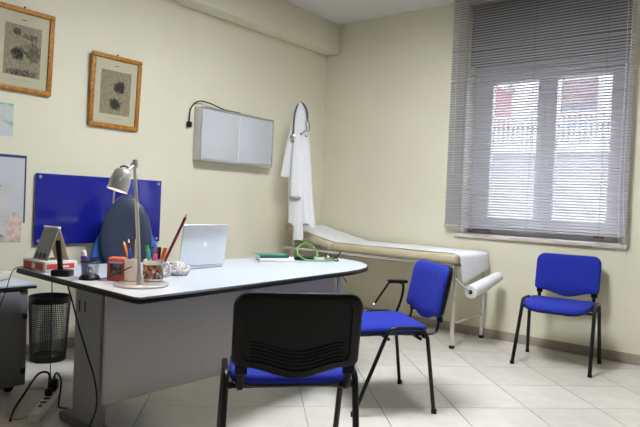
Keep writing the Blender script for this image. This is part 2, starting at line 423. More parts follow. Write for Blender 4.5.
# side arm of the middle chair
arm = tpart('side_arm', M_blackm, ch2, [(.272, -.17, .44), (.285, -.215, .55), (.285, -.225, .64), (.285, -.20, .655)], .009, 8, 5)
part('arm_pad', M_black, arm, lambda bm: box(bm, (.285, -.185, .664), (.045, .13, .022), None, .008))
tpart('arm_stay', M_blackm, arm, [(.283, -.125, .655), (.268, -.03, .525)], .007, 8)
part('stay_tip', M_white, arm, lambda bm: lathe(bm, [(.004, -.012), (.011, 0), (.004, .012)], 10, (.267, -.022, .515)))

# ------------------------------------------------------------------ desk
DZ = .735
desk = thing('desk', 'large white-topped desk with black rim and grey front panel', 'desk', (-2.5, 2.4, 0))
DO = [(-2.072, 1.425), (-2.10, 2.0), (-2.135, 2.55), (-2.165, 2.98), (-2.19, 3.14), (-2.244, 3.30), (-2.33, 3.43), (-2.44, 3.525), (-2.57, 3.60), (-2.70, 3.625), (-2.83, 3.58), (-2.94, 3.46), (-3.01, 3.28), (-3.05, 3.0), (-3.085, 2.7), (-3.14, 2.35), (-3.21, 1.95), (-3.27, 1.60), (-3.27, 1.475), (-3.24, 1.457), (-2.10, 1.412)]
def dpoly(k):
    """inset outline by k"""
    n = len(DO); out = []
    for i in range(n):
        a, b, c = Vector(DO[i-1]), Vector(DO[i]), Vector(DO[(i+1) % n])
        e1 = (b-a).normalized(); e2 = (c-b).normalized(); n1 = Vector((-e1.y, e1.x)); n2 = Vector((-e2.y, e2.x)); nn = (n1+n2).normalized()
        out.append((b.x+nn.x*k+2.5, b.y+nn.y*k-2.4))
    return out
part('desktop', M_desk, desk, lambda bm: prism(bm, dpoly(.004), DZ-.026, DZ))
def rim(bm):
    prof = [(.004, DZ-.0015), (0.0, DZ-.004), (-.004, DZ-.009), (-.001, DZ-.0135), (-.004, DZ-.018), (-.001, DZ-.027), (.006, DZ-.029), (.02, DZ-.029)]
    rings_loft(bm, [[(x, y, z) for x, y in dpoly(k)] for k, z in prof], False, False)
part('edge_rim', M_rubber, desk, rim, 60)
part('underside', mat('dark_underside', (.05, .045, .042), .6), desk, lambda bm: prism(bm, dpoly(.02), DZ-.029, DZ-.0265))
mp = bpart('modesty_panel', M_panel, desk, (.055, -.05, .435), (.02, 1.70, .50), .002)
for y in (-.85, .75):
    lg = bpart('desk_leg', M_grey, desk, (-.143, y, .365), (.235, .05, .68), .012)
    if y < 0:
        for x in (-.215, -.165): bpart('cable_slot', M_black, lg, (x, y-.0253, .60), (.010, .003, .055), .001)
    bpart('desk_foot', mat('foot_grey', (.10, .10, .105), .45), desk, (-.12, y, .025), (.50, .07, .05), .015)
    bpart('top_bracket', M_blackm, desk, (-.12, y+.035*(1 if y < 0 else -1), .69), (.45, .05, .03), .003)
for z in (.28, .45, .62): bpart('panel_bracket', M_blackm, desk, (.028, -.83, z), (.036, .03, .02), .002)
tpart('support_post', M_chrome, desk, [(.06, .86, 0), (.06, .86, .706)], .022, 14)

# ------------------------------------------------------------------ laptop
lp = thing('laptop', 'silver laptop open on the desk, its lid toward the camera', 'laptop', (-2.775, 2.287, DZ), math.radians(90))
# local: x along lid width, y forward = toward lid rear side (facing +X world is -y)
M_lap = mat('anodised_aluminium', (.70, .72, .75), .32, .6)
base_ = bpart('laptop_base', M_lap, lp, (0, .07, .013), (.338, .228, .022), .006, seg=3)
bpart('keyboard', M_black, base_, (0, .05, .0245), (.29, .10, .002), .0008)
lid = part('lid', M_lap, lp, lambda bm: box(bm, (0, -.064, .142), (.338, .009, .242), Rx(math.radians(9)), .004, 3))
LR = Rx(math.radians(9)); LC = Vector((0, -.064, .142))
part('screen', mat('dark_screen', (.02, .02, .025), .1), lid, lambda bm: box(bm, LC+LR @ Vector((0, .0047, 0)), (.30, .001, .205), LR))
# fruit-shaped emblem on the lid
def emblem(bm):
    pts = []
    for k in range(48):
        a = 2*math.pi*k/48; x = math.cos(a); z = math.sin(a)
        r = 1-.20*math.exp(-((a-math.pi/2)/.30)**2)-.10*math.exp(-((a-3*math.pi/2)/.25)**2)
        px, pz = .0165*x*r*(1+.05*z), .0175*z*r
        # bite on one side
        d = math.hypot(px-(-.0185), pz-.002)
        if d < .008: 
            k2 = .008/max(d, 1e-5); px, pz = -.0185+(px+.0185)*k2, .002+(pz-.002)*k2
        pts.append((px, pz))
    f = lambda a, b, h: LC+LR @ Vector((a, -.0046-h, b+.004))
    prism(bm, pts, 0, .0006, f)
    leaf = [(-.001, .017), (-.002, .021), (-.0055, .0255), (-.008, .026), (-.0078, .022), (-.005, .018)]
    prism(bm, leaf, 0, .0006, f)
part('emblem', mat('emblem_white', (.88, .89, .9), .3), lid, emblem, 20)

# ------------------------------------------------------------------ books and stethoscope on the desk
nb = thing('notebook', 'green covered notebook on top of the white pad', 'notebook', (-2.875, 3.03, DZ+.0205), math.radians(62))
bpart('cover', mat('green_cover', (.05, .22, .15), .4, ns=15, na=.2), nb, (0, 0, .0205), (.21, .15, .003), .001)
bpart('pages', M_paper, nb, (0, 0, .0095), (.205, .146, .018), .0005)
bpart('spine', mat('dark_green', (.02, .10, .08), .4), nb, (0, -.0755, .011), (.21, .003, .021), .001)
pad = thing('writing_pad', 'white paper pad lying under the green notebook', 'pad', (-2.845, 3.04, DZ), math.radians(54))
bpart('pad_sheets', M_paper, pad, (0, 0, .011), (.24, .175, .018), .0008)
bpart('pad_backing', mat('brown_card', (.32, .16, .09), .7), pad, (0, 0, .001), (.243, .178, .002), .0004)
loop = [(.02, .0, .012), (.075, .03, .014), (.10, .10, .05), (.06, .12, .10), (.0, .09, .115), (-.05, .04, .085), (-.05, -.01, .04), (.0, -.05, .012), (.09, -.07, .010), (.16, -.05, .010), (.205, -.02, .012)]
st = thing('stethoscope', 'green tubed stethoscope coiled at the rounded end of the desk', 'stethoscope', (-2.74, 3.24, DZ), math.radians(48))
tpart('tubing', mat('green_tubing', (.15, .38, .08), .35), st, loop, .0055, 8, 6)
tpart('grip', M_black, st, [(-.08, .0, .0165), (.06, .005, .0165)], .016, 12)
part('chest_piece', M_chrome, st, lambda bm: lathe(bm, [(.016, .004), (.031, .006), (.031, .018), (.018, .026), (.008, .038)], 18, (.165, .0, 0)))
tpart('ear_tube', M_blackm, st, [(.18, .0, .014), (.225, .005, .025), (.265, .03, .07)], .0048, 6, 5)
tpart('ear_tube', M_blackm, st, [(.19, -.015, .014), (.235, -.03, .007), (.215, .05, .04)], .0042, 6, 4)

# ------------------------------------------------------------------ desk lamp
CAMR = math.radians(39)
M_lampm = mat('satin_silver', (.68, .67, .67), .32, .75)
lamp = thing('desk_lamp', 'silver desk lamp with tilted metal shade on round base', 'desk lamp', (-2.35, 1.62, DZ), CAMR)
# local x to the right in the picture, local y away from the viewer
part('base', M_lampm, lamp, lambda bm: lathe(bm, [(.118, 0), (.122, .004), (.122, .009), (.116, .013), (.03, .0145)], 40))
px, py = .008, -.055
tpart('pole', M_lampm, lamp, [(px, py, .013), (px-.021, py, .30), (px-.043, py, .545)], [.0095, .0085, .007], 12)
part('pole_socket', M_lampm, lamp, lambda bm: lathe(bm, [(.016, .012), (.016, .05), (.012, .06)], 16, (px, py, 0)))
jx = px-.044
part('joint', M_lampm, lamp, lambda bm: (lathe(bm, [(.013, -.016), (.013, .016)], 16, (jx, py, .548), Rx(math.pi/2)), box(bm, (jx+.004, py, .560), (.022, .02, .03), None, .004)))
tpart('head_arm', M_lampm, lamp, [(jx, py-.018, .545), (jx-.02, py-.075, .505), (jx-.035, py-.098, .472)], .006, 8)
SC = Vector((jx-.042, py-.05, .480)); SR = Ry(math.radians(14)) @ Rx(math.radians(-10))
sh = part('lamp_shade', M_lampm, lamp, lambda bm: (lathe(bm, [(.046, -.050), (.044, .0), (.038, .034), (.028, .046), (.010, .050)], 28, SC, SR, False, True),
                                        lathe(bm, [(.044, -.050), (.042, .0), (.036, .032), (.01, .046)], 28, SC, SR, False, True)), 50)
tpart('shade_hoop', M_blackm, sh, [SC+SR @ Vector((.02*math.cos(a), .0, .048+.016*math.sin(a))) for a in [math.pi*k/8 for k in range(9)]], .003, 6)
part('bulb', mat('bulb_glass', (.9, .8, .7), .3, emit=(1, .62, .38), es=14), sh, lambda bm: lathe(bm, [(.006, .03), (.017, .0), (.020, -.02), (.012, -.036), (.002, -.04)], 14, SC, SR, True, True))
tpart('shade_handle', mat('pink_white', (.75, .68, .66), .4), sh, [SC+SR @ Vector((0.002, -.048, -.045)), SC+Vector((-.012, -.055, -.105))], .0042, 8)
ld = bpy.data.lights.new('lamp_bulb_light', 'SPOT'); ld.energy = 2.5; ld.color = (1, .66, .42); ld.shadow_soft_size = .02; ld.spot_size = math.radians(125); ld.spot_blend = .5
lo = bpy.data.objects.new('lamp_bulb_light', ld); C.objects.link(lo); lo.parent = lamp; lo.location = SC+SR @ Vector((0, 0, -.045)); lo.rotation_euler = SR.to_euler()

# ------------------------------------------------------------------ mug, cup and pens
BASEZ = DZ+.0145
M_mugp = printed('mug_print', [(0, (.30, .22, .16)), (.25, (.12, .18, .05)), (.36, (.45, .10, .06)), (.47, (.62, .60, .58)), (.54, (.35, .26, .06)), (.66, (.05, .04, .045)), (.78, (.40, .28, .30)), (.9, (.10, .14, .18))], (1, 1, 1), 'cells', .15, 95, coat=.6)
M_cer = mat('white_ceramic', (.78, .78, .78), .15, coat=.5)
mug = thing('mug', 'white mug with colourful printed band, full of pens', 'mug', (-2.365, 1.692, BASEZ), CAMR)
part('mug_body', M_cer, mug, lambda bm: lathe(bm, [(.036, .0), (.044, .004), (.0475, .03), (.0475, .095), (.046, .1), (.0445, .098), (.044, .012), (.002, .010)], 32, capt=False))
part('print_band', M_mugp, mug, lambda bm: lathe(bm, [(.0478, .012), (.0483, .03), (.0483, .076), (.0478, .079)], 32, capb=False, capt=False))
tpart('handle', M_cer, mug, [(.044, .0, .085), (.068, .0, .084), (.078, .0, .058), (.070, .0, .03), (.044, .0, .02)], .0062, 8, 5)
cup = thing('pen_cup', 'plain white pen cup behind the lamp pole', 'pen cup', (-2.425, 1.618, BASEZ), CAMR)
part('cup_body', mat('offwhite_ceramic', (.66, .65, .62), .3), cup, lambda bm: lathe(bm, [(.031, 0), (.034, .003), (.037, .102), (.0355, .103), (.033, .01), (.002, .008)], 28, capt=False))
def pen(name, label, cat, base, tip, r, col, tipcol=None, kind='marker', grp='pens on the desk'):
    r *= 1.2
    t = thing(name, label, cat, base, 0, grp); d = Vector(tip)-Vector(base); m = mat('ink_'+name+str(len(MATS)), col, .4)
    L = d.length; q = d.to_track_quat('Z', 'Y').to_matrix()
    if kind == 'pencil':
        part('shaft', m, t, lambda bm: lathe(bm, [(r, 0), (r, L-.02)], 6, (0, 0, 0), q))
        w = part('wood_tip', mat('pencil_wood', (.70, .50, .30), .7), t, lambda bm: lathe(bm, [(r, L-.02), (r*.3, L-.004)], 10, (0, 0, 0), q))
        part('lead', mat('lead'+str(len(MATS)), tipcol or (.03, .03, .03), .5), w, lambda bm: lathe(bm, [(r*.3, L-.004), (.0003, L+.002)], 8, (0, 0, 0), q))
    else:
        part('barrel', mat('pen_barrel', (.6, .6, .6), .35), t, lambda bm: lathe(bm, [(r*.8, 0), (r*.9, .004), (r*.92, L-.05)], 12, (0, 0, 0), q))
        part('cap', m, t, lambda bm: lathe(bm, [(r, L-.055), (r, L-.004), (r*.7, L)], 12, (0, 0, 0), q))
    return t
def mugpoint(base, x, y, z):
    c, s = math.cos(CAMR), math.sin(CAMR); return Vector((base[0]+x*c-y*s, base[1]+x*s+y*c, base[2]+z))
MG = (-2.365, 1.692, BASEZ); CP = (-2.425, 1.618, BASEZ)
for nm, lab, cat, b, tp, r, col, tc, kd in (
    ('marker', 'green capped marker in the printed mug', 'marker', (-.016, .008), (-.036, .01, .165), .0075, (.03, .28, .06), None, 'm'),
    ('marker', 'teal capped marker in the printed mug', 'marker', (-.010, -.008), (-.025, -.012, .150), .0065, (.05, .42, .36), None, 'm'),
    ('marker', 'black pen in the middle of the mug', 'pen', (-.002, .012), (-.012, .02, .160), .0065, (.012, .012, .015), None, 'm'),
    ('marker', 'dark grey pen in the mug beside the black one', 'pen', (.004, -.012), (.002, -.018, .152), .006, (.10, .09, .10), None, 'm'),
    ('marker', 'red capped pen in the printed mug', 'pen', (.008, .010), (.014, .022, .158), .0055, (.40, .03, .02), None, 'm'),
    ('marker', 'pink capped highlighter low in the mug', 'highlighter', (.010, -.006), (.014, -.022, .128), .0085, (.72, .10, .35), None, 'm'),
    ('marker', 'tall black marker at the right of the mug', 'marker', (.016, .002), (.028, .0, .160), .006, (.01, .01, .01), None, 'm'),
    ('marker', 'orange capped highlighter leaning right out of the mug', 'highlighter', (.020, -.012), (.060, -.022, .160), .0085, (.85, .20, .02), None, 'm'),
    ('pencil', 'long maroon pencil leaning far out of the mug', 'pencil', (.014, .014), (.142, .035, .322), .0062, (.26, .012, .05), (.8, .8, .75), 'p')):
    pen(nm, lab, cat, mugpoint(MG, b[0], b[1], .012), mugpoint(MG, *tp), r, col, tc, 'pencil' if kd == 'p' else 'marker', 'pens in the printed mug')
for nm, lab, cat, b, tp, r, col, tc, kd in (
    ('pencil', 'orange pencil leaning left out of the white cup', 'pencil', (.008, 0), (-.042, -.01, .185), .0048, (.75, .22, .02), None, 'p'),
    ('pencil', 'dark pencil in the white cup behind the orange one', 'pencil', (.004, .012), (-.030, .02, .195), .004, (.03, .03, .03), None, 'p'),
    ('marker', 'blue capped pen in the white cup', 'pen', (-.004, -.012), (-.012, -.018, .150), .006, (.02, .04, .42), None, 'm'),
    ('pencil', 'pale pencil standing in the white cup beside the lamp pole', 'pencil', (.010, .010), (.006, .022, .200), .004, (.45, .40, .34), None, 'p')):
    pen(nm, lab, cat, mugpoint(CP, b[0], b[1], .011), mugpoint(CP, *tp), r, col, tc, 'pencil' if kd == 'p' else 'marker', 'pens in the white cup')
# crumpled tissue
bm = B(); bmesh.ops.create_icosphere(bm, subdivisions=4, radius=1)
rt = random.Random(11)
ph = [(Vector((rt.uniform(-1, 1), rt.uniform(-1, 1), rt.uniform(-1, 1)))*4, rt.uniform(0, 6)) for _ in range(9)]
for v in bm.verts:
    k = 1+sum(.075*math.sin(v.co.dot(a)*3.2+p) for a, p in ph); v.co = Vector((v.co.x*.055*k, v.co.y*.045*k, max(0, (v.co.z+.75)*.032*k)))
ti = obj('tissue', bm, mat('tissue_paper', (.80, .74, .73), .9, ns=40, na=.05), None, 0); ti.location = (-2.56, 1.985, DZ); ti.rotation_euler.z = CAMR
tag(ti, 'crumpled whitish tissue on the desk between mug and laptop', 'tissue')

# ------------------------------------------------------------------ red clock, clip holder, glue, pen stand, boxes
rc = thing('desk_clock', 'small red rounded box with dark picture face on the desk', 'box', (-2.545, 1.618, DZ), math.radians(33))
bpart('case', M_red, rc, (0, 0, .046), (.088, .055, .092), .008)
part('lid', mat('orange_red_plastic', (.50, .11, .055), .35), rc, lambda bm: box(bm, (0, 0, .103), (.082, .052, .022), None, .010, 3))
part('face', printed('dark_face', [(.35, (.012, .014, .02)), (.6, (.06, .08, .13)), (.75, (.25, .18, .15))], (1, 1, 1), 'noise', .25, 45, 3), rc, lambda bm: box(bm, (.004, -.0282, .058), (.058, .002, .048), None, .0006))
bpart('inner_band', mat('lilac_band', (.35, .33, .62), .4), rc, (0, -.0265, .0905), (.07, .003, .010), .001)
cp = thing('clip_holder', 'clear round clip holder with black base on the desk edge', 'clip holder', (-2.65, 1.535, DZ), CAMR)
part('holder_base', M_black, cp, lambda bm: lathe(bm, [(.050, 0), (.050, .006), (.040, .022), (.030, .026)], 28))
part('holder_wall', M_clear, cp, lambda bm: lathe(bm, [(.040, .024), (.044, .082), (.042, .082), (.038, .026)], 28, capt=False))
part('magnet_ring', M_black, cp, lambda bm: lathe(bm, [(.043, .082), (.046, .085), (.043, .089), (.030, .089), (.030, .084)], 28))
part('chrome_ball', M_chrome, cp, lambda bm: lathe(bm, [(.004, .028), (.015, .034), (.018, .045), (.013, .056), (.003, .06)], 16))
rk = random.Random(5)
for k in range(9):
    a = rk.uniform(0, 6.28); x, y = .026*math.cos(a), .026*math.sin(a); d = rk.uniform(0, 3.1); z = .093+.004*(k % 3)
    tpart('paper_clip', M_blackm, cp, [(x-.012*math.cos(d), y-.012*math.sin(d), z), (x+.012*math.cos(d), y+.012*math.sin(d), z+.004), (x+.012*math.cos(d)-.006*math.sin(d), y+.012*math.sin(d)+.006*math.cos(d), z+.006), (x-.010*math.cos(d)-.006*math.sin(d), y-.010*math.sin(d)+.006*math.cos(d), z+.002)], .0016, 5)
gs = thing('glue_stick', 'purple glue stick with white cap behind the clip holder', 'glue stick', (-2.745, 1.56, DZ), CAMR)
gr_ = Ry(math.radians(-9))
part('glue_tube', mat('purple_plastic', (.13, .08, .55), .4), gs, lambda bm: lathe(bm, [(.016, .004), (.016, .105)], 16, (.012, 0, 0), gr_))
part('glue_cap', M_white, gs, lambda bm: lathe(bm, [(.0145, .105), (.0135, .128), (.008, .132)], 16, (.012, 0, 0), gr_))
ps = thing('pen_stand', 'black desk pen standing upright in a black block base', 'pen stand', (-2.825, 1.49, DZ), CAMR)
bpart('stand_base', M_black, ps, (0, 0, .016), (.092, .07, .032), .008)
part('pen_barrel', M_black, ps, lambda bm: box(bm, (-.018, 0, .102), (.024, .018, .150), Ry(math.radians(-6)), .005))
bx_ = thing('flat_box', 'flat white and red box lying at the desk corner', 'box', (-3.09, 1.56, DZ), math.radians(1))
bpart('carton', mat('white_card', (.72, .66, .62), .6), bx_, (0, 0, .0275), (.235, .175, .055), .002)
M_redp = mat('red_print', (.50, .05, .045), .6)
bpart('red_label', M_redp, bx_, (-.005, -.088, .028), (.20, .001, .036)); bpart('label_mark', M_white, bx_, (.0, -.089, .028), (.035, .001, .026))
bpart('red_label', M_redp, bx_, (.118, -.005, .030), (.001, .15, .026)); bpart('label_mark', M_white, bx_, (.119, .01, .028), (.001, .06, .008))
cal = thing('desk_calendar', 'grey and cream tent calendar standing on the flat box', 'calendar', (-3.085, 1.562, DZ+.055), math.radians(1))
fr_ = Rx(math.radians(-19)); bk_ = Rx(math.radians(19))
M_calp = printed('calendar_print', [(.35, (.36, .36, .37)), (.9, (.28, .28, .29))], (1, 1, 1), 'lines', .6, 40)
bpart('front_leaf', M_calp, cal, (0, -.0305, .0855), (.15, .003, .178), 0, fr_)
bpart('back_leaf', mat('cream_card', (.72, .56, .40), .7), cal, (0, .0305, .0855), (.15, .003, .178), 0, bk_)
part('binding', M_white, cal, lambda bm: box(bm, (0, 0, .172), (.155, .018, .010), None, .003))
for k in range(3): bpart('date_block', mat('dark_print', (.06, .06, .08), .6), cal, (-.045+.038*k, -.0548, .024), (.020, .002, .026), 0, fr_)

# ------------------------------------------------------------------ side cabinet left of the desk, telephone
cab = thing('side_cabinet', 'grey cabinet with white top behind the left end of the desk', 'cabinet', (-3.76, 1.17, 0))
M_cabf = mat('cabinet_grey', (.17, .175, .19), .5, ns=20, na=.02)
bpart('body', M_cabf, cab, (0, 0, .315), (.70, .86, .55), .004)
bpart('door', M_cabf, cab, (.358, -.02, .315), (.016, .80, .53), .003)
for z in (.13, .44): bpart('hinge', M_blackm, cab, (.372, .405, z), (.018, .022, .03), .003)
bpart('top_rim', M_rubber, cab, (0, .01, .599), (.74, .92, .016), .003)
bpart('top', M_desk, cab, (0, .01, .614), (.735, .915, .014), .002)
for x in (-.3, .3):
    for y in (-.36, .36): part('castor', M_rubber, cab, lambda bm: lathe(bm, [(.02, -.012), (.026, -.006), (.026, .006), (.02, .012)], 14, (x, y, .026), Ry(math.pi/2)))
ph_ = thing('telephone', 'pale desk telephone on the side cabinet', 'telephone', (-3.66, 1.49, .621), math.radians(40))
part('phone_body', mat('beige_plastic', (.62, .58, .52), .45), ph_, lambda bm: box(bm, (0, 0, .024), (.19, .17, .045), None, .012, 3))
part('handset', mat('grey_plastic', (.38, .37, .36), .4), ph_, lambda bm: tube(bm, smooth_path([(-.02, -.08, .056), (-.02, -.07, .074), (-.02, 0, .082), (-.02, .07, .074), (-.02, .08, .056)], 5), .016, 10))
for i in range(3):
    for j in range(3): bpart('phone_key', M_white, ph_, (.035+.02*i, -.03+.02*j, .048), (.013, .013, .005), .001)

# ------------------------------------------------------------------ waste bin
bn = thing('waste_bin', 'black mesh waste bin on the floor by the left wall', 'waste bin', (-3.945, 2.03, 0), CAMR)
bm = B(); lathe(bm, [(.112, .03), (.13, .40)], 56, (-.03, 0, 0), None, False, False)
bin_mesh = obj('mesh_wall', bm, mat('bin_wire', (.015, .015, .016), .4), bn, 0)
sub = bin_mesh.modifiers.new('rows', 'SUBSURF'); sub.subdivision_type = 'SIMPLE'; sub.levels = sub.render_levels = 1
wf = bin_mesh.modifiers.new('wire', 'WIREFRAME'); wf.thickness = .0044; wf.use_replace = True
# vertical rows: rebuild with more rings so that the mesh is real wire
bm = B(); lathe(bm, [(.112+.018*k/26, .03+.37*k/26) for k in range(27)], 64, (-.03, 0, 0), None, False, False); bm.to_mesh(bin_mesh.data); bm.free()
bin_mesh.modifiers.remove(sub)
part('bin_rim', M_black, bn, lambda bm: lathe(bm, [(.131, .395), (.134, .40), (.134, .437), (.130, .44), (.127, .437), (.127, .395)], 40, (-.03, 0, 0)  , None, False, False))
part('bin_floor', M_black, bn, lambda bm: lathe(bm, [(.110, .0), (.115, .003), (.115, .034), (.110, .036), (.108, .006), (.001, .006)], 40, (-.03, 0, 0)))

# ------------------------------------------------------------------ office chair
oc = thing('office_chair', 'navy office chair with egg shaped back between desk and blue board', 'office chair', (-3.71, 2.42, 0), math.radians(-122))
M_navy = mat('navy_leather', (.045, .06, .11), .34, ns=14, na=.08, bump=.2, bscale=120)
M_sky = mat('bright_blue_fabric', (.035, .15, .55), .8, ns=40, na=.06, bump=.4, bscale=800)
def egg(w, z0, z1, n=36, p=.12):
    out = []
    for k in range(n):
        a = 2*math.pi*k/n; zc = (z0+z1)/2; out.append((w/2*math.cos(a)*(1-p*math.sin(a)), zc+(z1-z0)/2*math.sin(a)))
    return out
def ocb(x, z, y): return Vector((x, -.17-(z-.5)*.10+.35*x*x+y, z))
part('back_cushion', M_navy, oc, lambda bm: ring_pad(bm, egg(.365, .55, 1.15), [(.9, 0), (.98, .01), (1, .025), (.97, .045), (.9, .055), (.6, .058), (.3, .05)], (0, .84), ocb), 80)
part('back_shell', M_sky, oc, lambda bm: ring_pad(bm, egg(.475, .42, 1.02, p=.25), [(.85, -.03), (.97, -.02), (1, -.004), (.98, .008), (.9, .012)], (0, .70), ocb), 80)
part('seat', M_navy, oc, lambda bm: ring_pad(bm, [(x, z) for x, z in egg(.50, -.24, .24, p=0)], [(.9, 0), (1, .02), (1, .05), (.95, .075), (.7, .085)], (0, 0), lambda x, y, h: Vector((x, y+.05, .40+h))), 80)
tpart('back_arm', M_black, oc, [(0, -.02, .40), (0, -.20, .41), (0, -.25, .55), (0, -.25, .70)], .016, 8, 5)
part('gas_column', M_black, oc, lambda bm: lathe(bm, [(.03, .10), (.03, .25), (.018, .25), (.018, .41)], 16, (0, .03, 0)))
for k in range(5):
    a = 2*math.pi*k/5+.3; c_, s_ = math.cos(a), math.sin(a)
    lg = tpart('base_leg', M_black, oc, [(0, .03, .12), (.13*c_, .03+.13*s_, .10), (.24*c_, .03+.24*s_, .075)], [.024, .02, .014], 8)
    part('castor', M_rubber, lg, lambda bm: lathe(bm, [(.02, -.02), (.027, -.012), (.027, .012), (.02, .02)], 14, (.24*c_, .03+.24*s_, .027), Rz(a) @ Rx(math.pi/2)))

# ------------------------------------------------------------------ wall items, left wall (local frame: x out of the wall)
def framed(label, y0, y1, z0, z1, lean, seed, stops, blobs):
    """hung picture; local x = into room, y along wall, z up from the frame's foot"""
    t = thing('framed_print', label, 'picture', (XL+.004, (y0+y1)/2, z0), 0, 'framed engravings')
    W = y1-y0; Hh = z1-z0; b = .034; L = Ry(lean)
    def P(c): return L @ Vector(c)
    for nm, c, s in (('frame_rail', (.013, 0, b/2), (.024, W, b)), ('frame_rail', (.013, 0, Hh-b/2), (.024, W, b)),
                     ('frame_stile', (.013, -W/2+b/2, Hh/2), (.024, b, Hh-2*b)), ('frame_stile', (.013, W/2-b/2, Hh/2), (.024, b, Hh-2*b))):
        bpart(nm, M_gold, t, P(c), s, .006, L)
    bpart('backing', M_mat, t, P((.008, 0, Hh/2)), (.006, W-.06, Hh-.06), 0, L)
    pw, ph2 = W-.17, Hh-.22
    bm = B(); box(bm, (0, 0, 0), (.001, pw, ph2)); pr = obj('engraving', bm, engraving('engraving_'+str(seed), stops, blobs, seed), t, 0)
    pr.location = P((.0118, 0, Hh/2-.005)); pr.rotation_euler = (0, lean, 0)
    bpart('caption', mat('faded_ink', (.16, .14, .11), .8), t, P((.0116, 0, Hh-.078)), (.001, .035, .006), 0, L)
    bpart('caption', mat('pale_ink', (.45, .42, .34), .8), t, P((.0116, 0, .075)), (.001, .13, .004), 0, L)
    bpart('glazing', M_glaze, t, P((.0155, 0, Hh/2)), (.002, W-.07, Hh-.07), 0, L)
    part('hook', M_blackm, t, lambda bm: lathe(bm, [(.006, -.004), (.006, .006)], 10, P((.008, 0, Hh+.008)), Ry(math.pi/2)))
    return t
def engraving(name, stops, blobs, seed):
    m = bpy.data.materials.new(name); m.use_nodes = True; nt = m.node_tree; N = nt.nodes; L = nt.links; b = N['Principled BSDF']; b.inputs['Roughness'].default_value = .8
    tc = N.new('ShaderNodeTexCoord'); n = N.new('ShaderNodeTexNoise'); n.inputs['Scale'].default_value = 42+seed; n.inputs['Detail'].default_value = 9; n.inputs['Roughness'].default_value = .7
    L.new(tc.outputs['Object'], n.inputs['Vector']); acc = n.outputs['Fac']
    for (y, z, ry, rz, dk) in blobs:
        mp = N.new('ShaderNodeMapping'); mp.vector_type = 'TEXTURE'; mp.inputs['Location'].default_value = (0, y, z); mp.inputs['Scale'].default_value = (1, ry, rz)
        L.new(tc.outputs['Object'], mp.inputs[0]); ln = N.new('ShaderNodeVectorMath'); ln.operation = 'LENGTH'; L.new(mp.outputs[0], ln.inputs[0])
        ad = N.new('ShaderNodeMath'); ad.operation = 'MULTIPLY_ADD'; ad.inputs[1].default_value = 1.4; L.new(n.outputs['Fac'], ad.inputs[0]); L.new(ln.outputs['Value'], ad.inputs[2])
        mr = N.new('ShaderNodeMapRange'); mr.inputs[1].default_value = 1.35; mr.inputs[2].default_value = 1.75; mr.inputs[3].default_value = dk; mr.inputs[4].default_value = 0; L.new(ad.outputs[0], mr.inputs[0])
        s = N.new('ShaderNodeMath'); s.operation = 'SUBTRACT'; L.new(acc, s.inputs[0]); L.new(mr.outputs[0], s.inputs[1]); acc = s.outputs[0]
    rp = N.new('ShaderNodeValToRGB'); e = rp.color_ramp.elements; e[0].position = .12; e[0].color = (.025, .022, .018, 1); e[1].position = .58; e[1].color = (*stops, 1)
    L.new(acc, rp.inputs[0]); L.new(rp.outputs[0], b.inputs['Base Color']); return m
framed('gilt framed engraving of two dark shapes, nearer the light box', 2.34, 2.765, 1.655, 2.205, .05, 1, (.38, .32, .22), [(0.03, .045, .05, .05, .5), (.0, -.085, .055, .05, .45)])
framed('gilt framed engraving cut by the left picture edge', 1.64, 2.053, 1.815, 2.372, .05, 2, (.40, .35, .25), [(-.03, -.02, .05, .045, .4), (.07, .0, .06, .07, .22), (-.04, .12, .03, .03, .3), (.0, -.15, .12, .03, .25), (.05, .1, .07, .02, .2)])
# light box for x-rays
xb = thing('xray_light_box', 'white wall mounted x-ray light box with twin panels', 'light box', (XL, 3.787, 1.475))
bpart('housing', mat('light_box_shell', (.66, .65, .64), .4), xb, (.048, 0, .234), (.092, .905, .468), .005)
for y in (-.224, .224): bpart('viewing_panel', mat('opal_acrylic', (.60, .62, .66), .12, coat=.4), xb, (.0955, y, .232), (.004, .440, .43), .001)
for z in (.010, .459): bpart('panel_rail', M_alu, xb, (.099, 0, z), (.012, .905, .018), .003)
for y in (-.446, .446): bpart('panel_stile', M_alu, xb, (.099, y, .235), (.010, .012, .43), .002)
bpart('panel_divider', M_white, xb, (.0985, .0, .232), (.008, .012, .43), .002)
pc = tpart('power_cable', M_rubber, xb, [(.06, .035, .475), (.05, -.15, .482), (.045, -.32, .515), (.03, -.43, .515), (.02, -.50, .45), (.02, -.515, .36), (.02, -.515, .31)], .0055, 7, 6)
bpart('plug', M_rubber, pc, (.022, -.515, .305), (.036, .04, .05), .010)
# blue board
bb = thing('blue_board', 'glossy royal blue panel fixed to the left wall', 'board', (XL, 2.487, .775))
bpart('panel', mat('blue_acrylic', (.012, .016, .30), .12, coat=.3), bb, (.022, 0, .25), (.008, 1.04, .50), .002)
for y in (-.49, .49):
    for z in (.025, .475): part('standoff', M_alu, bb, lambda bm: lathe(bm, [(.012, .001), (.012, .028), (.010, .031)], 16, (0, y, z), Ry(math.pi/2)))
